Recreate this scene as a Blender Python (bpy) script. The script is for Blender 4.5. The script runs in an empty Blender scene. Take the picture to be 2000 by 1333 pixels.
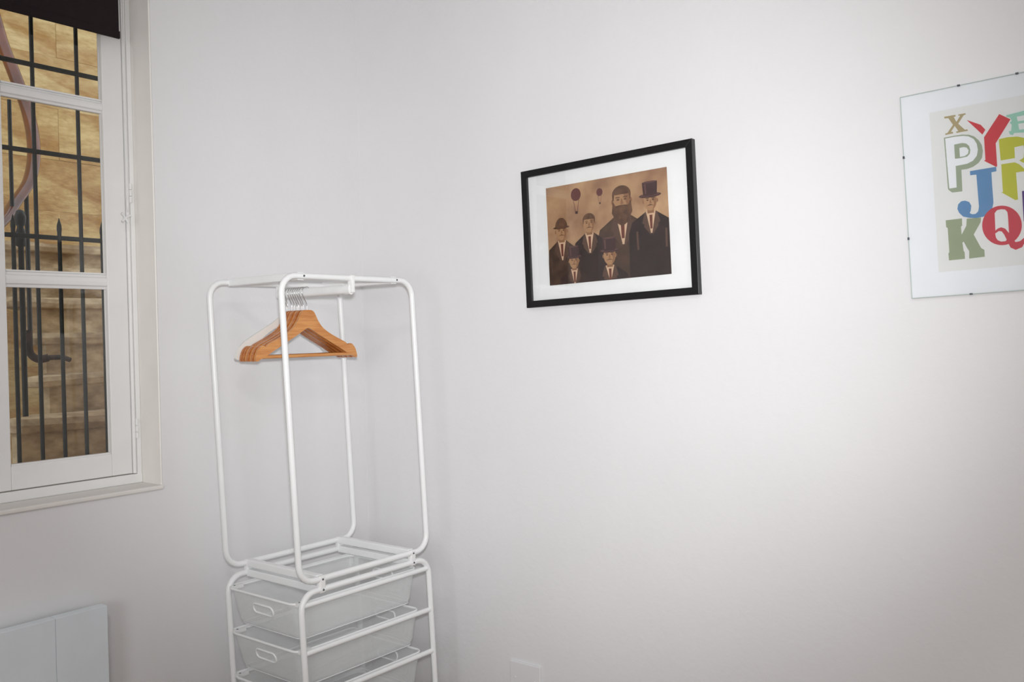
import bpy, bmesh, math, random
from mathutils import Vector, Matrix
random.seed(7)
sc = bpy.context.scene
COL = sc.collection
PI = math.pi

# ------------------------------------------------------------------ camera
CAM = Vector((2.7813, -2.5626, 1.4857))
cr = Vector((0.78815901, 0.61497095, -0.02482141))
cu = Vector((0.01562086, 0.02032866, 0.99967131))
cf = Vector((-0.6152734, 0.78828769, -0.00641584))
cam_data = bpy.data.cameras.new('camera')
cam_data.sensor_width = 36.0
cam_data.lens = 1756.24 * 36.0 / 2000.0
cam_data.clip_start = 0.05
cam = bpy.data.objects.new('camera', cam_data)
COL.objects.link(cam)
cam.matrix_world = Matrix(((cr.x, cu.x, -cf.x, CAM.x), (cr.y, cu.y, -cf.y, CAM.y), (cr.z, cu.z, -cf.z, CAM.z), (0, 0, 0, 1)))
sc.camera = cam

# ------------------------------------------------------------------ sky, lights, exposure
world = bpy.data.worlds.new('sky'); sc.world = world
world.use_nodes = True
bg = world.node_tree.nodes['Background']
bg.inputs[0].default_value = (0.86, 0.93, 1.0, 1)
bg.inputs[1].default_value = 1.3
sc.view_settings.view_transform = 'Standard'
sc.view_settings.look = 'None'
sc.view_settings.exposure = 0.0
sc.view_settings.gamma = 1.0
sc.view_settings.use_curve_mapping = False

def spot(name, loc, target, energy, angle, blend, size, color=(1, 1, 1)):
    d = bpy.data.lights.new(name, 'SPOT'); d.energy = energy; d.spot_size = math.radians(angle)
    d.spot_blend = blend; d.shadow_soft_size = size; d.color = color
    o = bpy.data.objects.new(name, d); COL.objects.link(o); o.location = loc
    o.rotation_euler = (Vector(target) - Vector(loc)).to_track_quat('-Z', 'Y').to_euler()
    return o
AIM = CAM + (cf * 1756.24 + cr * 50 + cu * 116.5)
# the camera's own flash, a hand's breadth above the lens
spot('camera_flash', CAM + cu * 0.09 + cf * 0.03, AIM, 232, 70, 1.0, 0.035, (0.985, 0.99, 1.0))
# ceiling fill light, added unseen behind the photographer to lift the ambient level
def area(name, loc, rot, size, energy, color):
    d = bpy.data.lights.new(name, 'AREA'); d.shape = 'DISK'; d.size = size; d.energy = energy; d.color = color
    o = bpy.data.objects.new(name, d); COL.objects.link(o); o.location = loc; o.rotation_euler = rot
    return o
area('ceiling_fill_light', (3.3, -3.2, 3.18), (0, 0, 0), 0.5, 31, (1.0, 0.95, 0.91))
# invented window-sized fill light against the wall behind the photographer
d = area('rear_fill_light', (3.1, -5.16, 1.7), (math.radians(90), 0, 0), 1.3, 42, (0.93, 0.97, 1.0))
d.data.shape = 'RECTANGLE'; d.data.size_y = 1.5

# ------------------------------------------------------------------ materials
def lin(c):
    def f(v):
        v /= 255.0
        return v / 12.92 if v <= 0.04045 else ((v + 0.055) / 1.055) ** 2.4
    return (f(c[0]), f(c[1]), f(c[2]), 1.0)
def mat(name, rgb, rough=0.5, metal=0.0, rgb2=None, scale=8.0, bump=0.0, bscale=60.0, stretch=(1, 1, 1), coat=0.0, spec=0.5, detail=4.0, contrast=(0.35, 0.65), stain=None):
    m = bpy.data.materials.new(name); m.use_nodes = True
    nt = m.node_tree; b = nt.nodes['Principled BSDF']
    b.inputs['Roughness'].default_value = rough
    b.inputs['Metallic'].default_value = metal
    b.inputs['Specular IOR Level'].default_value = spec
    b.inputs['Coat Weight'].default_value = coat
    tc = nt.nodes.new('ShaderNodeTexCoord'); mp = nt.nodes.new('ShaderNodeMapping')
    mp.inputs['Scale'].default_value = stretch
    nt.links.new(tc.outputs['Object'], mp.inputs['Vector'])
    n = nt.nodes.new('ShaderNodeTexNoise'); n.inputs['Scale'].default_value = scale; n.inputs['Detail'].default_value = detail
    nt.links.new(mp.outputs['Vector'], n.inputs['Vector'])
    cr_ = nt.nodes.new('ShaderNodeValToRGB')
    cr_.color_ramp.elements[0].position = contrast[0]; cr_.color_ramp.elements[1].position = contrast[1]
    cr_.color_ramp.elements[0].color = lin(rgb2 if rgb2 else tuple(c * 0.985 for c in rgb)); cr_.color_ramp.elements[1].color = lin(rgb)
    nt.links.new(n.outputs['Fac'], cr_.inputs['Fac'])
    nt.links.new(cr_.outputs['Color'], b.inputs['Base Color'])
    if stain:
        n3 = nt.nodes.new('ShaderNodeTexNoise'); n3.inputs['Scale'].default_value = stain[0]; n3.inputs['Detail'].default_value = 6; n3.inputs['Roughness'].default_value = 0.65
        nt.links.new(mp.outputs['Vector'], n3.inputs['Vector'])
        r3 = nt.nodes.new('ShaderNodeValToRGB'); r3.color_ramp.elements[0].position = 0.38; r3.color_ramp.elements[1].position = 0.62
        r3.color_ramp.elements[0].color = lin(stain[1]); r3.color_ramp.elements[1].color = (1, 1, 1, 1)
        nt.links.new(n3.outputs['Fac'], r3.inputs['Fac'])
        mx = nt.nodes.new('ShaderNodeMix'); mx.data_type = 'RGBA'; mx.blend_type = 'MULTIPLY'; mx.inputs['Factor'].default_value = 1.0
        nt.links.new(cr_.outputs['Color'], mx.inputs[6]); nt.links.new(r3.outputs['Color'], mx.inputs[7]); nt.links.new(mx.outputs[2], b.inputs['Base Color'])
    if bump:
        n2 = nt.nodes.new('ShaderNodeTexNoise'); n2.inputs['Scale'].default_value = bscale; n2.inputs['Detail'].default_value = 3
        nt.links.new(mp.outputs['Vector'], n2.inputs['Vector'])
        bp = nt.nodes.new('ShaderNodeBump'); bp.inputs['Strength'].default_value = bump; bp.inputs['Distance'].default_value = 0.01
        nt.links.new(n2.outputs['Fac'], bp.inputs['Height']); nt.links.new(bp.outputs['Normal'], b.inputs['Normal'])
    return m
M_WALL = mat('wall_paint', (232, 232, 233), 0.75, scale=1.5, bump=0.10, bscale=45)
M_CEIL = mat('ceiling_paint', (238, 236, 234), 0.8)
M_TRIM = mat('gloss_white_paint', (245, 245, 244), 0.38, bump=0.05, bscale=25)
M_SILL = mat('sill_paint', (236, 233, 228), 0.5, bump=0.12, bscale=18)
M_FLOOR = mat('floor_wood', (142, 106, 76), 0.4, rgb2=(104, 74, 50), scale=3, stretch=(1, 12, 1))
M_TUBE = mat('white_powder_coat', (243, 245, 245), 0.33, coat=0.2)
M_PLAST = mat('white_plastic', (240, 241, 240), 0.4)
M_SCREW = mat('screw_steel', (95, 98, 105), 0.35, metal=0.8)
M_CHROME = mat('chrome_wire', (215, 215, 215), 0.16, metal=1.0)
M_FERR = mat('nickel_ferrule', (250, 250, 250), 0.2, metal=0.25)
M_WOOD = mat('hanger_wood', (214, 152, 86), 0.38, rgb2=(196, 126, 64), scale=9, stretch=(14, 1.5, 14), coat=0.3)
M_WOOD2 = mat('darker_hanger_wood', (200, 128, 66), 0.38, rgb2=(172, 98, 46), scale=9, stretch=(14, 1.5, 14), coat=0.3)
M_WHITEH = mat('white_lacquer', (236, 235, 230), 0.35, coat=0.2)
M_BLACK = mat('black_frame_lacquer', (14, 14, 15), 0.35)
M_MAT = mat('mount_board', (246, 246, 247), 0.85)
M_PAPER = mat('poster_board', (240, 241, 246), 0.7)
M_PAPER2 = mat('poster_paper', (233, 232, 232), 0.8)
M_BLIND = mat('dark_blind_fabric', (22, 6, 10), 0.9, bump=0.2, bscale=300)
M_RAD = mat('radiator_enamel', (228, 236, 241), 0.45)
M_IRON = mat('painted_iron', (30, 37, 37), 0.5, rgb2=(17, 22, 22), scale=30, bump=0.2, bscale=120)
M_RUST = mat('rusty_iron', (70, 50, 40), 0.8, rgb2=(45, 34, 30), scale=25)
M_RAIL = mat('varnished_handrail', (122, 60, 30), 0.16, rgb2=(92, 42, 22), scale=6, coat=0.25, spec=0.5)
M_LIME = mat('ochre_limestone', (218, 188, 132), 0.9, rgb2=(196, 162, 106), stain=(1.7, (216, 192, 164)), scale=16, bump=0.7, bscale=22, stretch=(1, 1, 2.2), detail=8)
M_STEP = mat('worn_step_stone', (226, 203, 168), 0.85, rgb2=(184, 160, 126), stain=(3.3, (196, 184, 172)), scale=14.0, bump=0.5, bscale=16, stretch=(1, 1, 2), detail=8)
M_MORTAR = mat('lime_mortar', (196, 164, 112), 0.95, scale=10)
M_PAVE = mat('courtyard_paving', (150, 135, 112), 0.9, rgb2=(120, 106, 88), scale=4)

def glass_mat(name, tint=(1, 1, 1, 1), refl=0.04):
    m = bpy.data.materials.new(name); m.use_nodes = True
    nt = m.node_tree; nt.nodes.remove(nt.nodes['Principled BSDF'])
    out = nt.nodes['Material Output']
    t = nt.nodes.new('ShaderNodeBsdfTransparent'); t.inputs[0].default_value = tint
    g = nt.nodes.new('ShaderNodeBsdfGlossy'); g.inputs['Roughness'].default_value = 0.02
    f = nt.nodes.new('ShaderNodeFresnel'); f.inputs[0].default_value = 1.45
    mx = nt.nodes.new('ShaderNodeMixShader')
    nt.links.new(f.outputs[0], mx.inputs[0]); nt.links.new(t.outputs[0], mx.inputs[1]); nt.links.new(g.outputs[0], mx.inputs[2])
    nt.links.new(mx.outputs[0], out.inputs[0])
    return m
M_GLASS = glass_mat('window_glass', (0.97, 0.98, 0.97, 1))
M_PGLASS = glass_mat('picture_glass', (0.99, 0.995, 0.99, 1))
def mesh_mat():
    m = bpy.data.materials.new('woven_wire_mesh'); m.use_nodes = True
    nt = m.node_tree; b = nt.nodes['Principled BSDF']; out = nt.nodes['Material Output']
    b.inputs['Base Color'].default_value = lin((236, 240, 240)); b.inputs['Roughness'].default_value = 0.4
    uv = nt.nodes.new('ShaderNodeUVMap'); sp = nt.nodes.new('ShaderNodeSeparateXYZ')
    nt.links.new(uv.outputs[0], sp.inputs[0])
    facs = []
    for i in range(2):
        a = nt.nodes.new('ShaderNodeMath'); a.operation = 'MULTIPLY'; a.inputs[1].default_value = 1 / 0.0024
        f = nt.nodes.new('ShaderNodeMath'); f.operation = 'FRACT'
        l = nt.nodes.new('ShaderNodeMath'); l.operation = 'LESS_THAN'; l.inputs[1].default_value = 0.27
        nt.links.new(sp.outputs[i], a.inputs[0]); nt.links.new(a.outputs[0], f.inputs[0]); nt.links.new(f.outputs[0], l.inputs[0])
        facs.append(l)
    mx = nt.nodes.new('ShaderNodeMath'); mx.operation = 'MAXIMUM'
    nt.links.new(facs[0].outputs[0], mx.inputs[0]); nt.links.new(facs[1].outputs[0], mx.inputs[1])
    tr = nt.nodes.new('ShaderNodeBsdfTransparent'); ms = nt.nodes.new('ShaderNodeMixShader')
    nt.links.new(mx.outputs[0], ms.inputs[0]); nt.links.new(tr.outputs[0], ms.inputs[1]); nt.links.new(b.outputs[0], ms.inputs[2])
    nt.links.new(ms.outputs[0], out.inputs[0])
    return m
M_MESH = mesh_mat()

# ------------------------------------------------------------------ helpers
class MB:
    def __init__(s): s.v = []; s.f = []; s.mi = []; s.mats = []; s.uv = None; s.smooth = []
    def mid(s, m):
        if m not in s.mats: s.mats.append(m)
        return s.mats.index(m)
    def add(s, vs, fs, m, smooth=False):
        o = len(s.v); s.v += [Vector(v) for v in vs]; k = s.mid(m)
        for f in fs: s.f.append([i + o for i in f]); s.mi.append(k); s.smooth.append(smooth)
    def box(s, a, b, m):
        (x0, y0, z0), (x1, y1, z1) = a, b
        x0, x1 = sorted((x0, x1)); y0, y1 = sorted((y0, y1)); z0, z1 = sorted((z0, z1))
        s.add([(x0, y0, z0), (x1, y0, z0), (x1, y1, z0), (x0, y1, z0), (x0, y0, z1), (x1, y0, z1), (x1, y1, z1), (x0, y1, z1)],
              [(0, 3, 2, 1), (4, 5, 6, 7), (0, 1, 5, 4), (1, 2, 6, 5), (2, 3, 7, 6), (3, 0, 4, 7)], m)
    def sweep(s, path, prof, m, closed=False, up=None, smooth=True, caps=True):
        """prof: list of (n, b) offsets; swept along path with transported frame"""
        P = [Vector(p) for p in path]; n = len(P); k = len(prof)
        T = []
        for i in range(n):
            if closed: t = P[(i + 1) % n] - P[i - 1]
            else: t = P[min(i + 1, n - 1)] - P[max(i - 1, 0)]
            T.append(t.normalized())
        if up is None:
            up = Vector((0, 0, 1)) if abs(T[0].z) < 0.9 else Vector((1, 0, 0))
        N = Vector(up) - T[0] * Vector(up).dot(T[0]); N.normalize()
        vs = []
        for i in range(n):
            if i: N = N - T[i] * N.dot(T[i]); N.normalize()
            B = T[i].cross(N)
            sc_ = 1.0
            for (a, b) in prof: vs.append(P[i] + N * a * sc_ + B * b * sc_)
        fs = []
        for i in range(n if closed else n - 1):
            j = (i + 1) % n
            for q in range(k):
                r = (q + 1) % k
                fs.append((i * k + q, i * k + r, j * k + r, j * k + q))
        s.add(vs, fs, m, smooth)
        if not closed and caps:
            o = len(s.v) - len(vs); km = s.mid(m)
            for cp in (tuple(range(k))[::-1], tuple((n - 1) * k + q for q in range(k))):
                o2 = len(s.v); s.v += [s.v[o + i].copy() for i in cp]      # own vertices keep the side shading clean
                s.f.append([o2 + i for i in range(k)]); s.mi.append(km); s.smooth.append(False)
    def tube(s, path, r, m, closed=False, sides=12, up=None):
        s.sweep(path, [(r * math.cos(2 * PI * q / sides), r * math.sin(2 * PI * q / sides)) for q in range(sides)], m, closed, up)
    def lathe(s, c, prof, m, sides=16, axis='Z'):
        vs = []; k = len(prof)
        for i in range(sides):
            a = 2 * PI * i / sides
            for (r, h) in prof:
                p = (r * math.cos(a), r * math.sin(a), h)
                if axis == 'X': p = (p[2], p[0], p[1])
                if axis == 'Y': p = (p[0], p[2], p[1])
                vs.append(Vector(c) + Vector(p))
        fs = []
        for i in range(sides):
            j = (i + 1) % sides
            for q in range(k - 1): fs.append((i * k + q, j * k + q, j * k + q + 1, i * k + q + 1))
        s.add(vs, fs, m, True)
    def prism(s, pts, fn, d0, d1, m):
        """pts 2-D outline; fn(p, d) -> 3-D point"""
        n = len(pts)
        vs = [fn(p, d0) for p in pts] + [fn(p, d1) for p in pts]
        s.add(vs, [tuple(range(n)), tuple(range(2 * n - 1, n - 1, -1))] + [(i, i + n, (i + 1) % n + n, (i + 1) % n) for i in range(n)], m)
    def build(s, name, parent=None, loc=(0, 0, 0), bevel=0.0, segs=2, world=True):
        """vertices are given in the parent's local space (or world space minus loc)"""
        me = bpy.data.meshes.new(name)
        L = Vector(loc)
        me.from_pydata([v - L for v in s.v], [], s.f)
        for m in s.mats: me.materials.append(m)
        for p, k, sm in zip(me.polygons, s.mi, s.smooth): p.material_index = k; p.use_smooth = sm
        bm = bmesh.new(); bm.from_mesh(me); bmesh.ops.recalc_face_normals(bm, faces=bm.faces)
        ng = [f for f in bm.faces if len(f.verts) > 4]
        if ng: bmesh.ops.triangulate(bm, faces=ng, ngon_method='EAR_CLIP')
        bm.to_mesh(me); bm.free()
        o = bpy.data.objects.new(name, me); COL.objects.link(o)
        if parent: o.parent = parent
        else: o.location = loc
        if bevel:
            md = o.modifiers.new('bevel', 'BEVEL'); md.width = bevel; md.segments = segs; md.limit_method = 'ANGLE'; md.angle_limit = math.radians(40)
        return o
def thing(name, label, cat, loc=(0, 0, 0), group=None):
    o = bpy.data.objects.new(name, None); COL.objects.link(o); o.location = loc; o.empty_display_size = 0.1
    tag(o, label, cat, group); return o
def tag(o, label, cat, group=None):
    o['label'] = label; o['category'] = cat
    if group: o['group'] = group
    return o
def struct(o): o['kind'] = 'structure'; return o

# ------------------------------------------------------------------ the room
H = 3.3; RX = 4.9; RY = -5.2
OY0, OY1, OZ0, OZ1 = -1.86, -0.9245, 1.014, 2.97      # window opening
WT = 0.42
wl = MB()
XS = -0.18; FL = 0.13                                      # the embrasure is wider outside the frame
LN = 0.006
wl.box((XS, RY, 0), (0, OY0 - LN, H), M_WALL); wl.box((XS, OY1 + LN, 0), (0, 0.0, H), M_WALL)
wl.box((-WT, RY, 0), (XS, OY0 - FL, H), M_STEP); wl.box((-WT, OY1 + FL, 0), (XS, 0.0, H), M_STEP)
wl.box((XS, OY0 - LN, 0), (0, OY1 + LN, OZ0 - 0.012), M_WALL); wl.box((XS, OY0 - LN, OZ1 + LN), (0, OY1 + LN, H), M_WALL)
wl.box((-WT, OY0 - FL, 0), (XS, OY1 + FL, OZ0 - 0.05), M_STEP); wl.box((-WT, OY0 - FL, OZ1 + 0.05), (XS, OY1 + FL, H), M_STEP)
o = wl.build('wall_left'); struct(o)
md = o.modifiers.new('weld', 'WELD'); md.merge_threshold = 0.0005
w = MB(); w.box((-WT, 0, 0), (RX, 0.2, H), M_WALL); struct(w.build('wall_right'))
w = MB(); w.box((RX, RY, 0), (RX + 0.2, 0.2, H), M_WALL); struct(w.build('wall_back'))
w = MB(); w.box((-WT, RY - 0.2, 0), (RX + 0.2, RY, H), M_WALL); struct(w.build('wall_front'))
w = MB(); w.box((-WT, RY - 0.2, -0.2), (RX + 0.2, 0.2, 0), M_FLOOR); struct(w.build('floor'))
w = MB(); w.box((-WT, RY - 0.2, H), (RX + 0.2, 0.2, H + 0.2), M_CEIL); struct(w.build('ceiling'))
# plaster sill with a slightly proud rounded nose
w = MB(); w.box((-0.115, OY0 - 0.006, OZ0 - 0.014), (0.010, OY1 + 0.006, OZ0 + 0.001), M_SILL)
struct(w.build('trim_1', bevel=0.005, segs=3))
# rounded reveal linings round the opening
M_LINE = mat('reveal_gloss_paint', (249, 246, 240), 0.42, bump=0.08, bscale=12)
for k_, (y0, y1) in enumerate(((OY1, OY1 + LN), (OY0 - LN, OY0))):
    w = MB(); w.box((XS, y0, OZ0 - 0.012), (0.0006, y1, OZ1 + LN), M_LINE); struct(w.build('trim_%d' % (k_ + 2), bevel=0.0056, segs=5))
w = MB(); w.box((XS, OY0, OZ1), (0.0006, OY1, OZ1 + LN), M_LINE); struct(w.build('trim_4', bevel=0.0056, segs=5))

# ------------------------------------------------------------------ window
XF = -0.1136
win = bpy.data.objects.new('window_1', None); COL.objects.link(win); struct(win); win.location = (XF, -1.39, OZ0)
WL = (XF, -1.39, OZ0)
f = MB()
f.box((XF - 0.06, OY1, OZ0), (XF, OY1 - 0.0185, OZ1), M_TRIM); f.box((XF - 0.06, OY0, OZ0), (XF, OY0 + 0.0185, OZ1), M_TRIM)
f.box((XF - 0.06, OY0, OZ0), (XF + 0.002, OY1, 1.0465), M_TRIM); f.box((XF - 0.06, OY0, 2.93), (XF, OY1, OZ1), M_TRIM)
f.build('window_frame', win, WL, bevel=0.004)
def casement(side):
    s = 1 if side else -1
    Y = lambda y: y if side else -2.78 - y      # mirror about -1.39
    c = MB()
    x0, x1 = XF - 0.027, XF - 0.002; YI = -1.029
    c.box((x0, Y(-0.9595), 1.0495), (x1, Y(YI), 2.925), M_TRIM)       # hinge stile
    c.box((x0, Y(-1.3475), 1.0495), (x1, Y(-1.3885), 2.925), M_TRIM)       # meeting stile
    c.box((x0, Y(YI), 1.0495), (x1, Y(-1.3475), 1.1235), M_TRIM); c.box((x0, Y(YI), 2.85), (x1, Y(-1.3475), 2.925), M_TRIM)
    root = c.build('casement', win, WL, bevel=0.003)
    # rounded bead beside the hinge stile
    b = MB(); b.tube([(XF + 0.001, Y(-0.9525), 1.0495), (XF + 0.001, Y(-0.9525), 2.925)], 0.0062, M_TRIM, sides=10)
    b.tube([(XF - 0.006, Y(-0.9615), 1.0495), (XF - 0.006, Y(-0.9615), 2.925)], 0.004, M_TRIM, sides=8)
    b.box((x0, Y(-0.9445), 1.0495), (XF - 0.007, Y(-0.9595), 2.925), M_TRIM); b.build('stile_bead', root, (0, 0, 0))
    bd = MB()
    for (za, zb) in ((1.1235, 1.6715), (1.7205, 2.2575), (2.297, 2.85)):
        bd.box((x0 + 0.001, Y(YI), za), (XF - 0.020, Y(-1.0305), zb), M_TRIM)
        bd.box((x0 + 0.004, Y(-1.3475), za), (x1 - 0.006, Y(-1.3455), zb), M_TRIM)
        bd.box((x0 + 0.004, Y(-1.0305), za), (x1 - 0.004, Y(-1.3455), za + 0.005), M_TRIM)
    bd.build('glazing_bead', root, (0, 0, 0), bevel=0.0015)
    for (za, zb) in ((1.6715, 1.7205), (2.2575, 2.297)):
        m = MB(); zm = (za + zb) / 2; h = (zb - za) / 2
        prof = [(-0.026, -h), (-0.012, -h), (-0.009, -h * 0.66), (-0.003, -h * 0.5), (-0.001, 0), (-0.003, h * 0.5), (-0.009, h * 0.66), (-0.012, h), (-0.026, h)]
        ya, yb = Y(YI), Y(-1.3475)
        m.prism(prof, lambda p, d: (XF + p[0], d, zm + p[1]), ya, yb, M_TRIM); m.build('muntin', root, (0, 0, 0), bevel=0.001)
    for (za, zb) in ((1.1235, 1.6715), (1.7205, 2.2575), (2.297, 2.85)):
        g = MB(); g.box((XF - 0.0245, Y(-1.0292), za + 0.001), (XF - 0.022, Y(-1.347), zb - 0.001), M_GLASS); g.build('glass_pane', root, (0, 0, 0))
    for zc in (1.20, 2.0, 2.78):
        h_ = MB()
        for q in (-1, 0, 1): h_.tube([(XF + 0.006, Y(-0.9435), zc + q * 0.022 - 0.010), (XF + 0.006, Y(-0.9435), zc + q * 0.022 + 0.010)], 0.0045, M_TRIM, sides=10)
        h_.box((XF - 0.001, Y(-0.9405), zc - 0.034), (XF + 0.002, Y(-0.9465), zc + 0.034), M_TRIM)
        h_.build('hinge', root, (0, 0, 0))
    for ch in root.children: ch.matrix_parent_inverse = Matrix.Identity(4)
    return root
# casement meshes are stored relative to the window origin; their children too
_b = MB.build
def build_rel(s, name, parent=None, loc=(0, 0, 0), bevel=0.0, segs=2):
    if parent is not None and parent.parent is win and tuple(loc) == (0, 0, 0): loc = WL
    return _b(s, name, parent, loc, bevel, segs)
MB.build = build_rel
casement(True); casement(False)
MB.build = _b

# ------------------------------------------------------------------ roller blind
BX = -0.055
bl = thing('roller_blind', 'dark maroon fabric blind half lowered over the top of the window', 'blind', (BX, -1.39, OZ1))
BL = (BX, -1.39, OZ1)
m = MB(); m.box((BX - 0.001, -1.786, 2.515), (BX + 0.001, -0.9985, 2.93), M_BLIND); m.build('blind_fabric', bl, BL)
m = MB(); m.box((BX - 0.005, -1.79, 2.4975), (BX + 0.005, -0.9955, 2.523), M_BLIND); m.build('bottom_bar', bl, BL, bevel=0.003)
m = MB(); m.tube([(BX - 0.018, -1.80, 2.935), (BX - 0.018, -0.985, 2.935)], 0.018, M_BLIND); m.build('roller_tube', bl, BL)
for y in (-0.978, -1.805):
    m = MB(); m.box((BX - 0.045, y - 0.003, 2.90), (BX + 0.006, y + 0.003, OZ1), M_PLAST); m.build('end_bracket', bl, BL)
m = MB()
for dy in (0, -0.0085): m.tube([(BX, -0.9805 + dy, 2.935), (BX, -0.9805 + dy * 0.9, 2.4), (BX - 0.002, -0.9815 + dy * 0.6, 1.975)], 0.0011, M_PLAST, sides=6)
m.build('pull_cord', bl, BL)
m = MB(); m.lathe((BX - 0.002, -0.984, 1.93), [(0.001, 0.05), (0.004, 0.045), (0.0045, 0.02), (0.003, 0.0), (0.001, -0.002)], M_PLAST)
m.build('cord_weight', bl, BL)
m = MB()
for (a, ln) in ((0.6, 0.020), (2.3, 0.022), (3.9, 0.018), (5.2, 0.016)):
    c = Vector((BX - 0.004, -0.992, 1.905)); e = c + Vector((0.004, math.cos(a) * ln, math.sin(a) * ln))
    m.tube([c, (c + e) / 2 + Vector((0.002, 0, 0.002)), e], 0.0045, M_PLAST, sides=8)
m.build('cord_knot', bl, BL)

# ------------------------------------------------------------------ window grille outside
GX = -0.33
gr = thing('window_grille', 'black iron bar grille with spear tips fixed outside the window', 'grille', (GX, -1.39, 1.0))
GL = (GX, -1.39, 1.0)
for k in range(-3, 11):
    y = -1.0056 + 0.0752 * (k - 10.0) + 0.0752
    full = (k % 2 == 1)
    if y < OY0 - 0.08: continue
    m = MB()
    if full: m.tube([(GX, y, 0.99), (GX, y, 3.05)], 0.0068, M_IRON, sides=10)
    else: m.lathe((GX, y, 0), [(0.0068, 0.99), (0.0068, 1.878), (0.0082, 1.885), (0.0075, 1.90), (0.001, 1.925)], M_IRON, sides=10)
    m.build('bar' if full else 'spear_bar', gr, GL)
for z in (1.0575, 1.857, 2.143, 2.434, 2.80):
    m = MB(); m.box((GX - 0.006, OY0 - FL, z - 0.0075), (GX + 0.006, OY1 + FL, z + 0.0075), M_IRON)
    m.build('cross_rail', gr, GL, bevel=0.002)

# ------------------------------------------------------------------ courtyard: wall, paving, stairs
w = MB(); w.box((-6, -5.5, -0.6), (-WT, 4, -0.4), M_PAVE); struct(w.build('floor_courtyard'))
wo = MB(); wo.box((-3.8, -4.0, -0.4), (-3.45, 3.2, 6.2), M_MORTAR)
wo = wo.build('wall_courtyard', None, (-3.6, 0, 0)); struct(wo)
M_L = [M_LIME, mat('pale_limestone', (220, 192, 140), 0.9, rgb2=(202, 170, 118), stain=(2.1, (218, 196, 170)), scale=15, bump=0.7, bscale=22, stretch=(1, 1, 2.5), detail=8),
       mat('brown_limestone', (212, 180, 124), 0.9, rgb2=(192, 156, 102), stain=(1.9, (212, 188, 162)), scale=17, bump=0.7, bscale=22, stretch=(1, 1, 2.5), detail=8)]
base_blocks = []
for mm in M_L:
    b = MB(); b.box((-0.06, -0.3997, -0.1747), (0.03, 0.3997, 0.1747), mm); base_blocks.append(b)
meshes = []
for r in range(18):
    for c in range(9):
        y = -3.6 + c * 0.8 + (0.4 if r % 2 else 0); z = -0.22 + r * 0.35
        if y > 3.0: continue
        k = random.choice((0, 0, 1, 2))
        dx = random.uniform(-0.003, 0.003)
        if len(meshes) < 3:
            while len(meshes) < 3:
                o = base_blocks[len(meshes)].build('stone_block', wo, (0, 0, 0), bevel=0.001)
                meshes.append(o.data)
                if len(meshes) == 1: first = o
                else: bpy.data.objects.remove(o)
            o = first
        else:
            o = bpy.data.objects.new('stone_block', meshes[k]); COL.objects.link(o); o.parent = wo
            md = o.modifiers.new('bevel', 'BEVEL'); md.width = 0.001; md.segments = 1
        o.location = (0.16 + dx, y, z)

st = thing('stone_staircase', 'worn pale stone staircase with brown handrail climbing outside behind the window bars', 'staircase', (-1.6, 0, -0.4))
SL = (-1.6, 0, -0.4)
ends = {-4: -1.25, -3: -1.22, -2: -1.20, -1: -1.17, 0: -1.085, 1: -0.885, 2: -0.765, 3: -0.73, 4: -0.665, 5: -0.60, 6: -0.50, 7: -0.38, 8: -0.22}
for i in range(-4, 6):
    z = 1.152 + 0.1685 * i + (0.012 if i >= 3 else 0) ; xn = -0.75 - 0.28 * i
    if xn > -0.45: continue
    yl = ends[i]; YR = 1.9
    th = 0.050
    dp = 0.36 if i < 5 else 0.78      # the top one runs back as a landing
    ins_ = 0.06 if i > 0 else 0.012
    rot = 0.0 if i < 4 else -0.06 * (i - 3)
    piv = Vector((xn, 1.0, z))
    def rt(p):
        d = Vector(p) - piv; c, s_ = math.cos(rot), math.sin(rot)
        return piv + Vector((d.x * c - d.y * s_, d.x * s_ + d.y * c, d.z))
    # tread slab with bull nose and rounded outer end
    m = MB(); R = 0.11
    out = [(xn + 0.0, YR), (xn - dp, YR), (xn - dp, yl + 0.24)]
    for q in range(9):
        out.append((xn - 0.10 + 0.10 * math.sin(PI / 2 * q / 8), yl + 0.055 - 0.055 * math.cos(PI / 2 * q / 8) + 0.03 * (1 - q / 8)))
    nx = 14
    for q in range(1, nx):
        t_ = q / nx; yy = yl + R + (YR - yl - R) * t_
        out.append((xn + 0.012 * math.sin(3.1 * yy + i * 1.7), yy))
    # drooping wear: top ring varies
    n = len(out)
    def wob(y): return 0.008 * math.sin(4.3 * y + i * 2.1) + 0.004 * math.sin(11 * y + i)
    lay = [(-0.0, -0.010), (0.006, 0.0), (th * 0.6, 0.004), (th, -0.008)]
    vs = []
    cx = xn - 0.17
    for (dz, off) in lay:
        for (x, y) in out:
            ox = off if x > cx else 0
            oy = -off if y < yl + R else 0
            vs.append(rt((x + ox, y + oy, z + dz + wob(y) * (0.4 + 0.6 * dz / th))))
    fs = [tuple(range(n)), tuple(3 * n + q for q in range(n))]
    for l in range(3):
        for q in range(n): fs.append((l * n + q, l * n + (q + 1) % n, (l + 1) * n + (q + 1) % n, (l + 1) * n + q))
    m.add(vs, fs, M_STEP)
    m.build('tread', st, SL)
    m = MB()
    pts = [(xn - 0.035, YR), (xn - 0.40, YR), (xn - 0.40, yl + 0.24 + ins_), (xn - 0.07, yl + 0.025 + ins_), (xn - 0.035, yl + 0.035 + ins_)]
    m.add([rt((x, y, z - 0.15)) for x, y in pts] + [rt((x, y, z + 0.004)) for x, y in pts],
          [(0, 1, 2, 3, 4), (5, 6, 7, 8, 9)] + [(q, (q + 1) % 5, (q + 1) % 5 + 5, q + 5) for q in range(5)], M_STEP)
    m.build('riser', st, SL)

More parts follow.
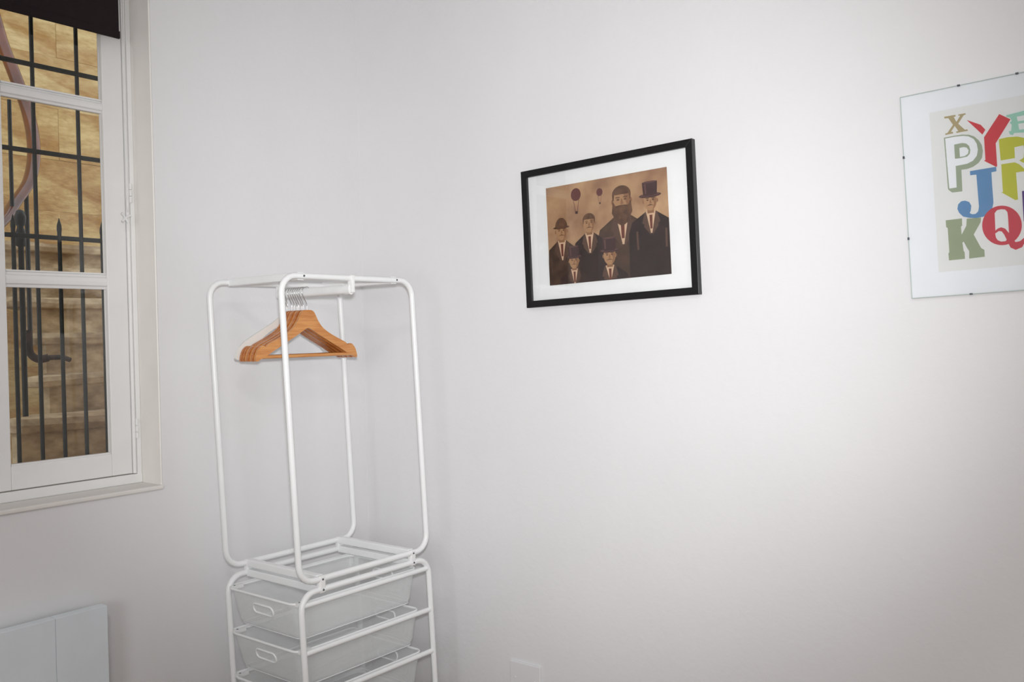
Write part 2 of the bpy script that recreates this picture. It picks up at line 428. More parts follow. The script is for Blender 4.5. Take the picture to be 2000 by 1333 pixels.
hrl = st; HL = SL
key = [(-0.9, -1.32, 1.80), (-1.05, -1.05, 1.922), (-1.15, -0.923, 2.009), (-1.25, -0.825, 2.108), (-1.35, -0.718, 2.232), (-1.5, -0.629, 2.404), (-1.7, -0.561, 2.616), (-1.85, -0.55, 2.82), (-2.0, -0.542, 3.018), (-2.15, -0.521, 3.227), (-2.3, -0.50, 3.42)]
def spline(K, n=6):
    K = [Vector(k) for k in K]; out = []
    for i in range(len(K) - 1):
        p0 = K[max(i - 1, 0)]; p1 = K[i]; p2 = K[i + 1]; p3 = K[min(i + 2, len(K) - 1)]
        for q in range(n):
            t = q / n
            out.append(0.5 * ((2 * p1) + (p2 - p0) * t + (2 * p0 - 5 * p1 + 4 * p2 - p3) * t * t + (3 * p1 - p0 - 3 * p2 + p3) * t ** 3))
    out.append(K[-1]); return out
m = MB(); m.sweep(spline(key), [(0.019 * math.cos(2 * PI * q / 16), 0.030 * math.sin(2 * PI * q / 16)) for q in range(16)], M_RAIL, up=(0, 0, 1))
o = m.build('handrail', hrl, HL); o['label'] = 'curved glossy brown handrail'
def baluster(x, y, z0, z1, r, finial, nm='baluster'):
    m = MB()
    p = [(r, z0), (r, z1 - 0.02)]
    if finial: p += [(r * 1.7, z1 - 0.015), (r * 1.9, z1 + 0.03), (r * 1.1, z1 + 0.06), (r * 1.9, z1 + 0.075), (r * 2.1, z1 + 0.10), (r * 1.2, z1 + 0.125), (0.001, z1 + 0.13)]
    else: p += [(r, z1)]
    m.lathe((x, y, 0), p, M_IRON, sides=10); m.build(nm, hrl, HL)
baluster(-0.95, -0.938, 1.185, 1.905, 0.0105, True)
baluster(-1.30, -0.757, 1.46, 2.18, 0.0095, False)
baluster(-1.20, -0.860, 1.345, 2.53, 0.008, False)
m = MB()
m.tube(spline([(-1.30, -0.765, 1.56), (-1.30, -0.765, 1.50), (-1.30, -0.757, 1.455), (-1.28, -0.734, 1.432), (-1.26, -0.70, 1.438)]), 0.017, M_RUST, sides=8)
m.build('bracket', hrl, HL)
m = MB(); m.tube([(-1.26, -0.71, 1.438), (-1.26, -0.64, 1.438), (-1.26, -0.605, 1.424)], 0.011, M_RUST, sides=8); m.build('tie_bar', hrl, HL)

# ------------------------------------------------------------------ storage rack
kx, ky, KW, KD, KZ = 0.5522, -0.7986, 0.3853, 0.5614, 0.733
lx, ly, ph = -0.0233, -0.0261, -0.013
cph, sph = math.cos(ph), math.sin(ph)
def K(a, b, z, dx=0.0, dy=0.0):
    A = a * KW; B = b * KD
    return Vector((kx - A * cph - B * sph + lx * z + dx, ky - A * sph + B * cph + ly * z + dy, KZ + z))
RL = (0.36, -0.52, 0.0)
rack = thing('storage_rack', 'white tubular metal clothes rack standing on a frame of mesh drawers', 'rack', RL)
def loop_path(a, z0, z1, rad=0.055, n=7):
    rb = rad / KD; out = []
    for (cb, cz, a0) in ((rb, z0 + rad, PI), (1 - rb, z0 + rad, 1.5 * PI), (1 - rb, z1 - rad, 0), (rb, z1 - rad, 0.5 * PI)):
        for q in range(n):
            t = a0 + 0.5 * PI * q / (n - 1)
            out.append(K(a, cb + rb * math.cos(t), cz + rad * math.sin(t)))
    return out
ZT = 0.955
for a in (0, 1):
    m = MB(); m.tube(loop_path(a, 0.0, ZT), 0.0098, M_TUBE, closed=True, sides=14, up=(1, 0, 0)); m.build('side_loop', rack, RL)
    m = MB(); m.tube(loop_path(a, -0.722, -0.033), 0.0098, M_TUBE, closed=True, sides=14, up=(1, 0, 0)); m.build('side_loop', rack, RL)
def barbox(P0, P1, hw, hh, nm, mtl=M_TUBE):
    m = MB(); P0 = Vector(P0); P1 = Vector(P1)
    pr = [(-hh, -hw), (hh, -hw), (hh, hw), (-hh, hw)]
    m.sweep([P0, P1], pr, mtl, up=(0, 0, 1), smooth=False); return m.build(nm, rack, RL, bevel=0.004, segs=3)
SB = (0.148, 0.862)
for z in (ZT, 0.0, -0.033, -0.722):
    for b in SB:
        barbox(K(0.02, b, z), K(0.98, b, z), 0.012, 0.0125, 'cross_bar')
# screws and joining clips
for a, sgn in ((0, 1), (1, -1)):
    for b in SB:
        for z in (ZT, 0.0, -0.033):
            m = MB(); c = K(a, b, z, dx=sgn * 0.0092)
            m.lathe(c, [(0.0001, sgn * 0.0022), (0.0028, sgn * 0.002), (0.0036, 0.0)], M_SCREW, sides=12, axis='X'); m.build('screw', rack, RL)
        m = MB(); c = K(a, b, -0.0165)
        m.box(c - Vector((0.0108, 0.0125, 0.0275)), c + Vector((0.0108 if sgn < 0 else 0.0092, 0.0125, 0.0275)), M_PLAST)
        m.build('joining_clip', rack, RL, bevel=0.006, segs=4)
m = MB(); c = K(1, 0.47, 0.004, dx=0.011); m.box(c - Vector((0.004, 0.012, 0.008)), c + Vector((0.004, 0.012, 0.008)), M_PLAST)
m.build('wall_fixing_clip', rack, RL, bevel=0.003)
# clothes rail
zr = ZT - 0.036
m = MB(); P0 = K(0.03, 0.5, zr); P1 = K(0.97, 0.5, zr)
m.sweep([P0, P1], [(0.0155 * math.cos(2 * PI * q / 16), 0.0095 * math.sin(2 * PI * q / 16)) for q in range(16)], M_TUBE, up=(0, 0, 1)); m.build('clothes_rail', rack, RL)
for a, sg in ((0, -1), (1, 1)):
    m = MB(); c = K(a, 0.5, 0)
    m.box((c.x - 0.0095 + lx * zr, c.y - 0.0065 + ly * zr, KZ + zr - 0.012), (c.x + 0.0125 + lx * zr, c.y + 0.0065 + ly * zr, KZ + ZT + 0.0095), M_PLAST)
    e = K(a, 0.5, zr); m.sweep([e, e + Vector((sg * 0.026, 0, 0))], [(0.0185 * math.cos(2 * PI * q / 16), 0.013 * math.sin(2 * PI * q / 16)) for q in range(16)], M_PLAST, up=(0, 0, 1))
    m.build('rail_bracket', rack, RL, bevel=0.002)
RZ = [-0.069 - 0.1476 * i for i in range(4)]
for z in RZ:
    for a in (0, 1):
        m = MB(); m.tube([K(a, 0.012, z), K(a, 0.988, z)], 0.0088, M_TUBE, sides=12, up=(0, 0, 1)); m.build('side_rung', rack, RL)
# feet
for a in (0, 1):
    for b in SB:
        m = MB(); c = K(a, b, -0.722); m.lathe((c.x, c.y, 0), [(0.0001, 0.0), (0.014, 0.0), (0.014, 0.004), (0.009, 0.008), (0.006, 0.010), (0.0001, 0.010)], M_PLAST); m.build('foot', rack, RL)

# mesh drawers
def rr_ring(a0, a1, b0, b1, rad, n=5):
    pts = []
    ra, rb = rad / KW, rad / KD
    for (ca, cb, t0) in ((a0 + ra, b0 + rb, PI), (a1 - ra, b0 + rb, 1.5 * PI), (a1 - ra, b1 - rb, 0), (a0 + ra, b1 - rb, 0.5 * PI)):
        for q in range(n):
            t = t0 + 0.5 * PI * q / (n - 1)
            pts.append((ca + ra * math.cos(t), cb + rb * math.sin(t)))
    return pts
def drawer(z):
    zr_ = z + 0.004
    lay = [(0.0, 0.0, 0.030), (0.02, 0.003, 0.030), (0.100, 0.014, 0.028), (0.116, 0.020, 0.024), (0.123, 0.034, 0.018)]
    vs = []; fs = []; uvs = []
    A0, A1, B0, B1 = 0.045, 0.955, -0.018, 0.935
    def ring(ins, rad): return rr_ring(A0 + 0.75 * ins / KW, A1 - 0.75 * ins / KW, B0 + ins * 1.4 / KD, B1 - ins * 1.4 / KD, rad, 7)
    me = bpy.data.meshes.new('mesh_basket'); bm = bmesh.new(); uvl = bm.loops.layers.uv.new('UVMap')
    rings = []
    for dz, ins, rad in lay:
        rings.append([bm.verts.new(K(a, b, zr_ - dz) - Vector(RL)) for a, b in ring(ins, rad)])
    n = len(rings[0])
    cum = [0]
    for q in range(n): cum.append(cum[-1] + (rings[0][(q + 1) % n].co - rings[0][q].co).length)
    for l in range(len(lay) - 1):
        for q in range(n):
            r = (q + 1) % n
            fce = bm.faces.new((rings[l][q], rings[l][r], rings[l + 1][r], rings[l + 1][q])); fce.smooth = True
            for lp, (uu, vv) in zip(fce.loops, ((cum[q], lay[l][0]), (cum[q + 1], lay[l][0]), (cum[q + 1], lay[l + 1][0] + 0.5 * (lay[l + 1][1] if l > 2 else 0)), (cum[q], lay[l + 1][0] + 0.5 * (lay[l + 1][1] if l > 2 else 0)))): lp[uvl].uv = (uu, vv)
    fce = bm.faces.new(rings[-1]); 
    for lp in fce.loops: lp[uvl].uv = (lp.vert.co.x, lp.vert.co.y)
    bm.to_mesh(me); bm.free(); me.materials.append(M_MESH)
    o = bpy.data.objects.new('mesh_drawer', me); COL.objects.link(o); o.parent = rack
    m = MB(); m.tube([K(a, b, zr_) for a, b in rr_ring(A0, A1, B0, B1, 0.030, 7)], 0.0042, M_TUBE, closed=True, sides=10, up=(0, 0, 1)); m.build('rim', o, RL)
    bt = lay[-1]
    m = MB(); m.tube([K(a, b, zr_ - 0.1165) for a, b in ring(0.0205, 0.024)], 0.0014, M_TUBE, closed=True, sides=6, up=(0, 0, 1)); m.build('base_wire', o, RL)
    # oval grip cut-outs, front and rear
    for bb, sg in ((B0, 1), (B1, -1)):
        m = MB(); pts = []
        hw, hh = 0.052, 0.0155
        for q in range(20):
            t = 2 * PI * q / 20; c_, s_ = math.cos(t), math.sin(t)
            aa = (hw - hh) * (1 if c_ > 0 else -1) + hh * c_ * 1.0
            zz = hh * s_; dz = 0.045 - zz
            ins = 0.003 + 0.011 * (dz - 0.02) / 0.080
            pts.append(K(0.5 + aa / KW, bb + sg * ins * 1.4 / KD, zr_ - dz, dy=-sg * 0.001))
        m.tube(pts, 0.0030, M_TUBE, closed=True, sides=8, up=(0, 1, 0)); m.build('handle', o, RL)
    for a in (0.055, 0.945):
        m = MB(); c = K(a, 0.03, zr_ + 0.000); m.box(c - Vector((0.008, 0.020, 0.0065)), c + Vector((0.008, 0.024, 0.0045)), M_PLAST)
        m.lathe(c + Vector((0, -0.006, 0.0045)), [(0.0001, 0.0012), (0.003, 0.001), (0.0032, 0)], M_SCREW, sides=10); m.build('corner_stop', o, RL)
for z in RZ: drawer(z)

# ------------------------------------------------------------------ hangers on the rail
def hanger(name, label, group, a, wood=True, yaw=0.0, ds=0.0, tilt=0.0):
    root = thing(name, label, 'hanger', K(a, 0.5, zr), group)
    mt = (M_WOOD if wood == 1 else M_WOOD2) if wood else M_WHITEH
    NZ = -0.0605
    half = [(0.0, 0.0), (0.015, -0.001), (0.024, -0.005), (0.031, -0.014), (0.037, -0.027), (0.045, -0.041), (0.060, -0.060), (0.080, -0.075), (0.110, -0.091), (0.150, -0.109),
            (0.166, -0.1165), (0.171, -0.1235), (0.177, -0.1240), (0.184, -0.1185), (0.196, -0.1235), (0.207, -0.136), (0.214, -0.155), (0.216, -0.170), (0.208, -0.173), (0.196, -0.165), (0.176, -0.158),
            (0.150, -0.142), (0.100, -0.116), (0.050, -0.089), (0.020, -0.072), (0.006, -0.064), (0.0, -0.063)]
    if not wood:
        half = [(0.0, 0.0), (0.014, -0.001), (0.022, -0.008), (0.034, -0.022), (0.060, -0.040), (0.100, -0.062), (0.150, -0.088), (0.185, -0.108), (0.202, -0.124), (0.212, -0.145), (0.218, -0.166), (0.190, -0.166),
                (0.170, -0.152), (0.130, -0.112), (0.090, -0.080), (0.050, -0.058), (0.0, -0.046)]
    sm = [half[0]]
    for (xa, za), (xb, zb_) in zip(half[:-1], half[1:]):      # one round of corner cutting
        sm += [(xa * .75 + xb * .25, za * .75 + zb_ * .25), (xa * .25 + xb * .75, za * .25 + zb_ * .75)]
    half = sm + [half[-1]]
    outl = half + [(-x, z) for x, z in half[-2:0:-1]]
    T = 0.0050
    m = MB(); m.prism(outl, lambda p, d: (d + 0.0009 * math.cos(p[0] * 14) * 0, p[0] + ds, p[1] + NZ), -T, T, mt)
    o = m.build('body', root, (0, 0, 0), bevel=0.0022, segs=2)
    zb = NZ - 0.158
    m = MB(); m.tube([(0, -0.190 + ds, zb), (0, 0.190 + ds, zb)], 0.0062 if wood else 0.0035, mt, sides=10); m.build('trouser_bar', root)
    # hook wire (question mark) round the rail
    m = MB(); pts = []
    R = 0.0195
    for q in range(15):
        t = math.radians(-35 + (215 + 35) * q / 14); pts.append((0, R * math.cos(t), R * math.sin(t)))
    pts += [(0, -0.0105, -0.022), (0, -0.003, -0.034), (0, 0, -0.044), (0, 0, NZ + 0.001)]
    pts = [(p[0], p[1] + (0 if i < 15 else ds * (i - 14) / 4), p[2]) for i, p in enumerate(pts)]
    m.tube(pts, 0.0016, M_CHROME, sides=8, up=(1, 0, 0)); m.build('hook', root)
    m = MB(); m.lathe((0, ds, NZ), [(0.0001, 0.014), (0.0026, 0.014), (0.003, 0.012), (0.003, 0.001), (0.004, 0.0), (0.004, -0.001)], M_FERR, sides=12); m.build('ferrule', root)
    # yaw about the vertical
    root.rotation_euler = (tilt, 0, yaw + ph)
    return root
GW = 'wooden hangers bunched together on the rack rail'
hanger('wooden_hanger', 'natural wooden hanger at the front of the bunch, fully visible', 'wooden hangers on the rack rail', 0.60, yaw=-0.02)
for a, yw, dsv in ((0.645, -0.008, -0.002), (0.677, -0.006, 0.001), (0.709, -0.006, -0.003), (0.741, -0.004, 0.0), (0.773, -0.004, -0.002), (0.806, 0.0, -0.004)):
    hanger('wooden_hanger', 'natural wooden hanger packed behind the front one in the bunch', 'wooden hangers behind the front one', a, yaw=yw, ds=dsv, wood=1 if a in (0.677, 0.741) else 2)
hanger('white_hanger', 'white hanger whose shoulder shows beyond the wooden ones', None, 0.850, wood=False, yaw=0.01, ds=-0.012)
hanger('white_hanger', 'second white hanger, furthest back on the rail behind the other', None, 0.892, wood=False, yaw=-0.01, ds=0.0)

# ------------------------------------------------------------------ framed picture
pic = thing('framed_picture', 'black framed sepia group portrait with white mount on the wall', 'picture', (1.1943, 0.0, 1.8304))
PW, PH = 0.333, 0.2415
fb = 0.0235
m = MB()
def fr(a, b, c, d): # trapezoid member
    m.prism([a, b, c, d], lambda p, dd: (p[0], dd, p[1]), 0.0, -0.022, M_BLACK)
oA = [(-PW, -PH), (PW, -PH), (PW, PH), (-PW, PH)]; iA = [(-PW + fb, -PH + fb), (PW - fb, -PH + fb), (PW - fb, PH - fb), (-PW + fb, PH - fb)]
for q in range(4):
    r = (q + 1) % 4
    m = MB(); fr(oA[q], oA[r], iA[r], iA[q]); m.build('frame_bar', pic, bevel=0.0012)
m = MB(); m.box((-PW + 0.01, -0.010, -PH + 0.01), (PW - 0.01, -0.006, PH - 0.01), M_MAT); m.build('mount_board', pic)
# print: plain generic group portrait in sepia
def flat(name, rgb): return mat(name, rgb, 0.7, scale=20)
C_BG = mat('sepia_sky', (198, 160, 122), 0.7, rgb2=(150, 110, 84), scale=9, detail=6)
C_COAT = [mat('sepia_coat_%s' % n, c, 0.7, rgb2=tuple(v * 0.8 for v in c), scale=30) for n, c in (('a', (70, 48, 42)), ('b', (54, 36, 33)), ('c', (84, 60, 46)), ('d', (50, 33, 31)))]
C_HAT = flat('sepia_hat', (68, 42, 43)); C_HATL = flat('sepia_hat_sheen', (98, 66, 64)); C_LAPEL = flat('sepia_lapel', (92, 66, 54)); C_SHADE = flat('sepia_face_tone', (146, 104, 74)); C_SKIN = flat('sepia_skin', (176, 134, 98)); C_SHIRT = flat('sepia_shirt', (216, 180, 150))
C_BEARD = mat('sepia_beard', (112, 78, 56), 0.8, rgb2=(84, 56, 42), scale=60); C_TIE = flat('sepia_tie', (110, 56, 44)); C_BAL = flat('sepia_balloon', (104, 56, 54))
X0, X1, Z0, Z1 = -0.235, 0.2365, -0.1695, 0.170
lay_k = [0]
pm = MB()
def U(u, v): return (X0 + (X1 - X0) * u, Z1 - (Z1 - Z0) * v)
def fill(pts, mtl):
    lay_k[0] += 1; y = -0.0102 - 0.00002 * lay_k[0]
    P = [U(min(max(u, 0), 1), min(max(v, 0), 1)) for u, v in pts]
    pm.add([(x, y, z) for x, z in P], [tuple(range(len(P)))], mtl)
def ell(cx_, cy_, rx, ry, mtl, n=20): fill([(cx_ + rx * math.cos(2 * PI * q / n), cy_ + ry * math.sin(2 * PI * q / n)) for q in range(n)], mtl)
fill([(0, 0), (1, 0), (1, 1), (0, 1)], C_BG)
for (bx_, by_, br) in ((0.262, 0.115, 0.043), (0.463, 0.130, 0.026)):
    ell(bx_, by_, br, br * 1.5, C_BAL)
    for s_ in (-1, 1): fill([(bx_ + s_ * br * 0.5, by_ + br * 1.3), (bx_ + s_ * br * 0.58, by_ + br * 1.3), (bx_ + s_ * br * 0.25, by_ + br * 4.0), (bx_ + s_ * br * 0.15, by_ + br * 4.0)], C_BAL)
    fill([(bx_ - br * 0.28, by_ + br * 3.9), (bx_ + br * 0.28, by_ + br * 3.9), (bx_ + br * 0.24, by_ + br * 4.5), (bx_ - br * 0.24, by_ + br * 4.5)], C_HAT)
def man(u, top, s, coat, hat=None, beard=False, wide=1.0):
    """u centre, top of the head, s head half-width"""
    hy = top + s * 2.0
    sh = hy + s * 2.7
    P = lambda q, x, y: (u + q * s * x * (wide if abs(x) > 2 else 1), y)
    fill([P(-1, .8, sh - s * .7), P(1, .8, sh - s * .7), P(1, 2.6, sh + s * .9), P(1, 3.1, sh + s * 3), (u + s * 3.2 * wide, 1.0), (u - s * 3.2 * wide, 1.0), P(-1, 3.1, sh + s * 3), P(-1, 2.6, sh + s * .9)], coat)
    fill([P(-1, .75, sh - s * .75), P(1, .75, sh - s * .75), P(1, .1, sh + s * 3.2), P(-1, .1, sh + s * 3.2)], C_SHIRT)
    fill([P(-1, .22, sh - s * .1), P(1, .22, sh - s * .1), P(1, .16, sh + s * 2.4), P(-1, .16, sh + s * 2.4)], C_TIE)
    for q in (-1, 1):
        fill([P(q, .72, sh - s * .8), P(q, .95, sh - s * .5), P(q, 1.35, sh + s * 1.3), P(q, 1.0, sh + s * 1.5), P(q, 1.1, sh + s * 1.9), P(q, .1, sh + s * 3.6), P(q, .12, sh + s * 3.0)], C_LAPEL)
        fill([P(q, 2.0, sh + s * 2.6), P(q, 2.1, sh + s * 2.6), P(q, 2.05, sh + s * 6), P(q, 1.95, sh + s * 6)], C_LAPEL)
    fill([P(-1, .45, hy + s * .8), P(1, .45, hy + s * .8), P(1, .5, sh - s * .4), P(-1, .5, sh - s * .4)], C_SHADE)
    for q in (-1, 1): ell(u + q * s * 1.0, hy + s * .1, s * .18, s * .38, C_SHADE, 10)
    ell(u, hy, s * .98, s * 1.85, C_SKIN)
    fill([P(1, .1, hy - s * 1.4), P(1, .8, hy - s * .8), P(1, .95, hy), P(1, .75, hy + s * 1.1), P(1, .3, hy + s * 1.75), P(1, .55, hy + s * .6)], C_SHADE)
    for q in (-1, 1):
        ell(u + q * s * .40, hy - s * .12, s * .17, s * .13, C_BEARD, 10)
        fill([P(q, .18, hy - s * .48), P(q, .65, hy - s * .50), P(q, .66, hy - s * .36), P(q, .2, hy - s * .34)], C_BEARD)
    fill([P(-1, .06, hy - s * .2), P(1, .08, hy - s * .2), P(1, .2, hy + s * .5), P(-1, .14, hy + s * .55)], C_SHADE)
    if beard: fill([P(-1, 1.0, hy), P(-1, .7, hy + s * .7), P(-1, .2, hy + s * .62), P(1, .2, hy + s * .62), P(1, .7, hy + s * .7), P(1, 1.0, hy), P(1, 1.15, hy + s * 1.6), P(1, .6, hy + s * 3.0), (u, hy + s * 3.5), P(-1, .6, hy + s * 3.0), P(-1, 1.15, hy + s * 1.6)], C_BEARD)
    else: fill([P(-1, .62, hy + s * .95), (u, hy + s * .64), P(1, .62, hy + s * .95), (u, hy + s * .86)], C_BEARD)
    if hat == 'top':
        fill([P(-1, 1.0, hy - s * .8), P(-1, 1.12, hy - s * 3.4), P(1, 1.12, hy - s * 3.4), P(1, 1.0, hy - s * .8)], C_HAT)
        fill([P(-1, 1.12, hy - s * 3.4), P(-1, .6, hy - s * 3.55), P(1, .6, hy - s * 3.55), P(1, 1.12, hy - s * 3.4), P(1, .6, hy - s * 3.2), P(-1, .6, hy - s * 3.2)], C_HATL)
        fill([P(-1, .75, hy - s * 1.2), P(-1, .85, hy - s * 3.1), P(-1, .55, hy - s * 3.1), P(-1, .5, hy - s * 1.2)], C_HATL)
        ell(u, hy - s * .95, s * 1.65, s * .42, C_HAT); ell(u, hy - s * 1.02, s * 1.5, s * .26, C_HATL); ell(u, hy - s * 1.12, s * 1.02, s * .26, C_HAT)
    elif hat == 'bowler':
        fill([P(1, 1.1 * math.cos(PI * q / 10), hy - s * .7 - s * 2.0 * math.sin(PI * q / 10)) for q in range(11)], C_BEARD); ell(u, hy - s * .75, s * 1.45, s * .3, C_BEARD)
        fill([P(-1, .7, hy - s * 1.2), P(-1, .6, hy - s * 2.2), P(-1, .2, hy - s * 2.5), P(-1, .35, hy - s * 1.3)], C_LAPEL)
    else:
        fill([P(1, 1.05 * math.cos(PI * q / 10), hy - s * .8 - s * 1.2 * math.sin(PI * q / 10)) for q in range(11)], C_BEARD)
        for q in (-1, 1): fill([P(q, 1.05, hy - s * .9), P(q, .8, hy - s * .9), P(q, .9, hy), P(q, 1.0, hy)], C_BEARD)
man(0.64, 0.10, 0.072, C_COAT[2], None, True, 1.0)
man(0.865, 0.185, 0.052, C_COAT[3], 'top', False, 1.1)
man(0.365, 0.32, 0.050, C_COAT[1], None, False, 0.95)
man(0.125, 0.36, 0.050, C_COAT[2], 'bowler', False, 0.9)
man(0.525, 0.66, 0.050, C_COAT[1], 'top', False, 1.0)
man(0.225, 0.69, 0.042, C_COAT[0], 'top', False, 1.05)
pm.build('print', pic)
m = MB(); m.box((-PW + fb - 0.001, -0.0175, -PH + fb - 0.001), (PW - fb + 0.001, -0.0160, PH - fb + 0.001), M_PGLASS); m.build('glass', pic)
pic.rotation_euler = (0, -0.0255, 0)

# ------------------------------------------------------------------ alphabet poster in a clip frame
LET = {
'X': [(0.1045, -0.0729), (0.1313, -0.0734), (0.1318, -0.0775), (0.1272, -0.0781), (0.1326, -0.0922), (0.1424, -0.0776), (0.1382, -0.0772), (0.1379, -0.074), (0.1549, -0.0739), (0.1554, -0.0776), (0.1507, -0.078), (0.1366, -0.0977), (0.1516, -0.1163), (0.1573, -0.1161), (0.1584, -0.1202), (0.1311, -0.1206), (0.1308, -0.1169), (0.136, -0.1164), (0.128, -0.1018), (0.1185, -0.1155), (0.1232, -0.1159), (0.1235, -0.1202), (0.105, -0.1208), (0.1044, -0.117), (0.1098, -0.1165), (0.1242, -0.0979), (0.1142, -0.0788), (0.1049, -0.0775)] ,
'P0': [(0.1007, -0.1273), (0.1255, -0.1268), (0.1444, -0.1273), (0.1607, -0.131), (0.172, -0.1375), (0.1818, -0.1492), (0.188, -0.1619), (0.1899, -0.1777), (0.1869, -0.1951), (0.1786, -0.2065), (0.1654, -0.2145), (0.1512, -0.2178), (0.1376, -0.2176), (0.1369, -0.2733), (0.1127, -0.273), (0.1043, -0.2644), (0.1032, -0.2616), (0.102, -0.1827)] ,
'P1': [(0.1037, -0.13), (0.1277, -0.1296), (0.1466, -0.1311), (0.1593, -0.1349), (0.1705, -0.1437), (0.1769, -0.1573), (0.1786, -0.173), (0.1753, -0.1879), (0.1658, -0.1991), (0.152, -0.2044), (0.1247, -0.2055), (0.1241, -0.2612), (0.1066, -0.2616), (0.1046, -0.1884)] ,
'P2': [(0.1242, -0.1496), (0.1432, -0.1489), (0.1525, -0.1522), (0.1587, -0.1591), (0.1613, -0.1699), (0.1594, -0.1799), (0.153, -0.186), (0.1364, -0.1872), (0.1241, -0.1866)] ,
'P3': [(0.136, -0.1606), (0.1462, -0.1601), (0.1531, -0.1627), (0.1573, -0.1705), (0.1552, -0.1791), (0.1472, -0.1837), (0.1361, -0.184)] ,
'Y1': [(0.1569, -0.092), (0.1885, -0.1107), (0.1985, -0.1255), (0.191, -0.1363)] ,
'Y2': [(0.2317, -0.0921), (0.256, -0.1103), (0.2199, -0.164), (0.2201, -0.2226), (0.2173, -0.2234), (0.191, -0.2035), (0.1943, -0.202), (0.1943, -0.1439)] ,
'R1': [(0.2271, -0.1552), (0.2463, -0.1538), (0.2683, -0.1562), (0.2877, -0.1642), (0.302, -0.1806), (0.3054, -0.1986), (0.2982, -0.211), (0.2786, -0.2238), (0.2695, -0.2167), (0.2792, -0.2114), (0.2817, -0.1943), (0.2809, -0.1804), (0.2608, -0.1817), (0.2604, -0.2088), (0.2287, -0.2093)] ,
'R2': [(0.2293, -0.2191), (0.2594, -0.2192), (0.269, -0.2259), (0.3078, -0.2735), (0.3225, -0.3203), (0.3053, -0.3203), (0.2965, -0.2841), (0.2774, -0.2449), (0.2609, -0.2454), (0.2617, -0.3133), (0.2555, -0.3136), (0.2244, -0.2885), (0.2293, -0.2895)] ,
'B0': [(0.247, -0.0983), (0.2855, -0.095), (0.3042, -0.0989), (0.3101, -0.1101), (0.3052, -0.1215), (0.3131, -0.1355), (0.308, -0.1494), (0.2928, -0.1502), (0.2623, -0.146), (0.2587, -0.1511), (0.2522, -0.1473), (0.2504, -0.1394), (0.256, -0.1392), (0.2579, -0.1245), (0.2538, -0.1186), (0.2584, -0.1145), (0.2555, -0.1064), (0.2468, -0.1021)] ,
'B1': [(0.2699, -0.1068), (0.2864, -0.1064), (0.2926, -0.1127), (0.2879, -0.1192), (0.2715, -0.1184)] ,
'B2': [(0.2722, -0.1249), (0.2876, -0.1254), (0.2959, -0.1333), (0.2911, -0.1411), (0.2736, -0.1402)] ,
'J': [(0.1574, -0.2243), (0.2178, -0.2234), (0.2176, -0.2348), (0.2062, -0.2355), (0.2062, -0.2699), (0.2067, -0.3026), (0.2066, -0.3133), (0.203, -0.3281), (0.1944, -0.3397), (0.1815, -0.3456), (0.1652, -0.3465), (0.149, -0.3438), (0.1352, -0.3388), (0.1263, -0.3277), (0.1227, -0.3167), (0.1252, -0.3054), (0.1327, -0.2987), (0.1421, -0.2982), (0.1513, -0.3032), (0.1558, -0.3137), (0.1535, -0.3263), (0.1509, -0.3316), (0.1565, -0.3357), (0.1647, -0.3356), (0.1708, -0.33), (0.1732, -0.3188), (0.1717, -0.2357), (0.1573, -0.2351)] ,
'K': [(0.0932, -0.3428), (0.1321, -0.343), (0.1316, -0.3617), (0.1286, -0.3639), (0.1291, -0.3847), (0.1414, -0.3629), (0.1431, -0.345), (0.1763, -0.3469), (0.175, -0.3583), (0.1571, -0.3882), (0.1725, -0.4248), (0.1796, -0.4299), (0.1796, -0.4474), (0.1433, -0.4486), (0.1444, -0.4293), (0.1401, -0.4211), (0.1328, -0.4034), (0.1297, -0.4056), (0.1315, -0.4279), (0.1337, -0.4307), (0.1335, -0.4481), (0.0954, -0.4482), (0.095, -0.429), (0.0974, -0.428), (0.0969, -0.3637), (0.0934, -0.3606)] ,
'Q0': [(0.2667, -0.3787), (0.2654, -0.3882), (0.2624, -0.3971), (0.2579, -0.4052), (0.2521, -0.412), (0.2451, -0.4174), (0.2373, -0.4211), (0.2288, -0.4229), (0.2201, -0.4229), (0.2114, -0.4209), (0.2032, -0.4171), (0.1956, -0.4115), (0.1891, -0.4044), (0.1839, -0.3961), (0.1802, -0.3869), (0.1781, -0.3771), (0.1778, -0.3671), (0.1792, -0.3574), (0.1823, -0.3483), (0.1869, -0.3402), (0.193, -0.3333), (0.2002, -0.328), (0.2082, -0.3245), (0.2167, -0.3229), (0.2255, -0.3232), (0.2341, -0.3254), (0.2422, -0.3294), (0.2496, -0.335), (0.2559, -0.3421), (0.2609, -0.3503), (0.2645, -0.3594), (0.2664, -0.369)] ,
'Q1': [(0.2081, -0.3398), (0.2141, -0.333), (0.2232, -0.332), (0.2321, -0.3342), (0.2366, -0.3412), (0.2373, -0.3527), (0.2373, -0.3943), (0.2295, -0.382), (0.2207, -0.3775), (0.2127, -0.3798), (0.2073, -0.3842)] ,
'Q2': [(0.2064, -0.3917), (0.2146, -0.3864), (0.2213, -0.388), (0.2265, -0.3968), (0.2313, -0.41), (0.2289, -0.4135), (0.2188, -0.4136), (0.2111, -0.4089), (0.2077, -0.4021)] ,
'Q3': [(0.2322, -0.3949), (0.2399, -0.3959), (0.2448, -0.4091), (0.2509, -0.4187), (0.2609, -0.4173), (0.2701, -0.4097), (0.2718, -0.4199), (0.2645, -0.4328), (0.2499, -0.4379), (0.2391, -0.4311), (0.2342, -0.4192)] ,
'N': [(0.2715, -0.2935), (0.2851, -0.2931), (0.3023, -0.3367), (0.3036, -0.2922), (0.3155, -0.2915), (0.3147, -0.3657), (0.3029, -0.3665), (0.2847, -0.3217), (0.2844, -0.3678), (0.2712, -0.3693)] ,
}
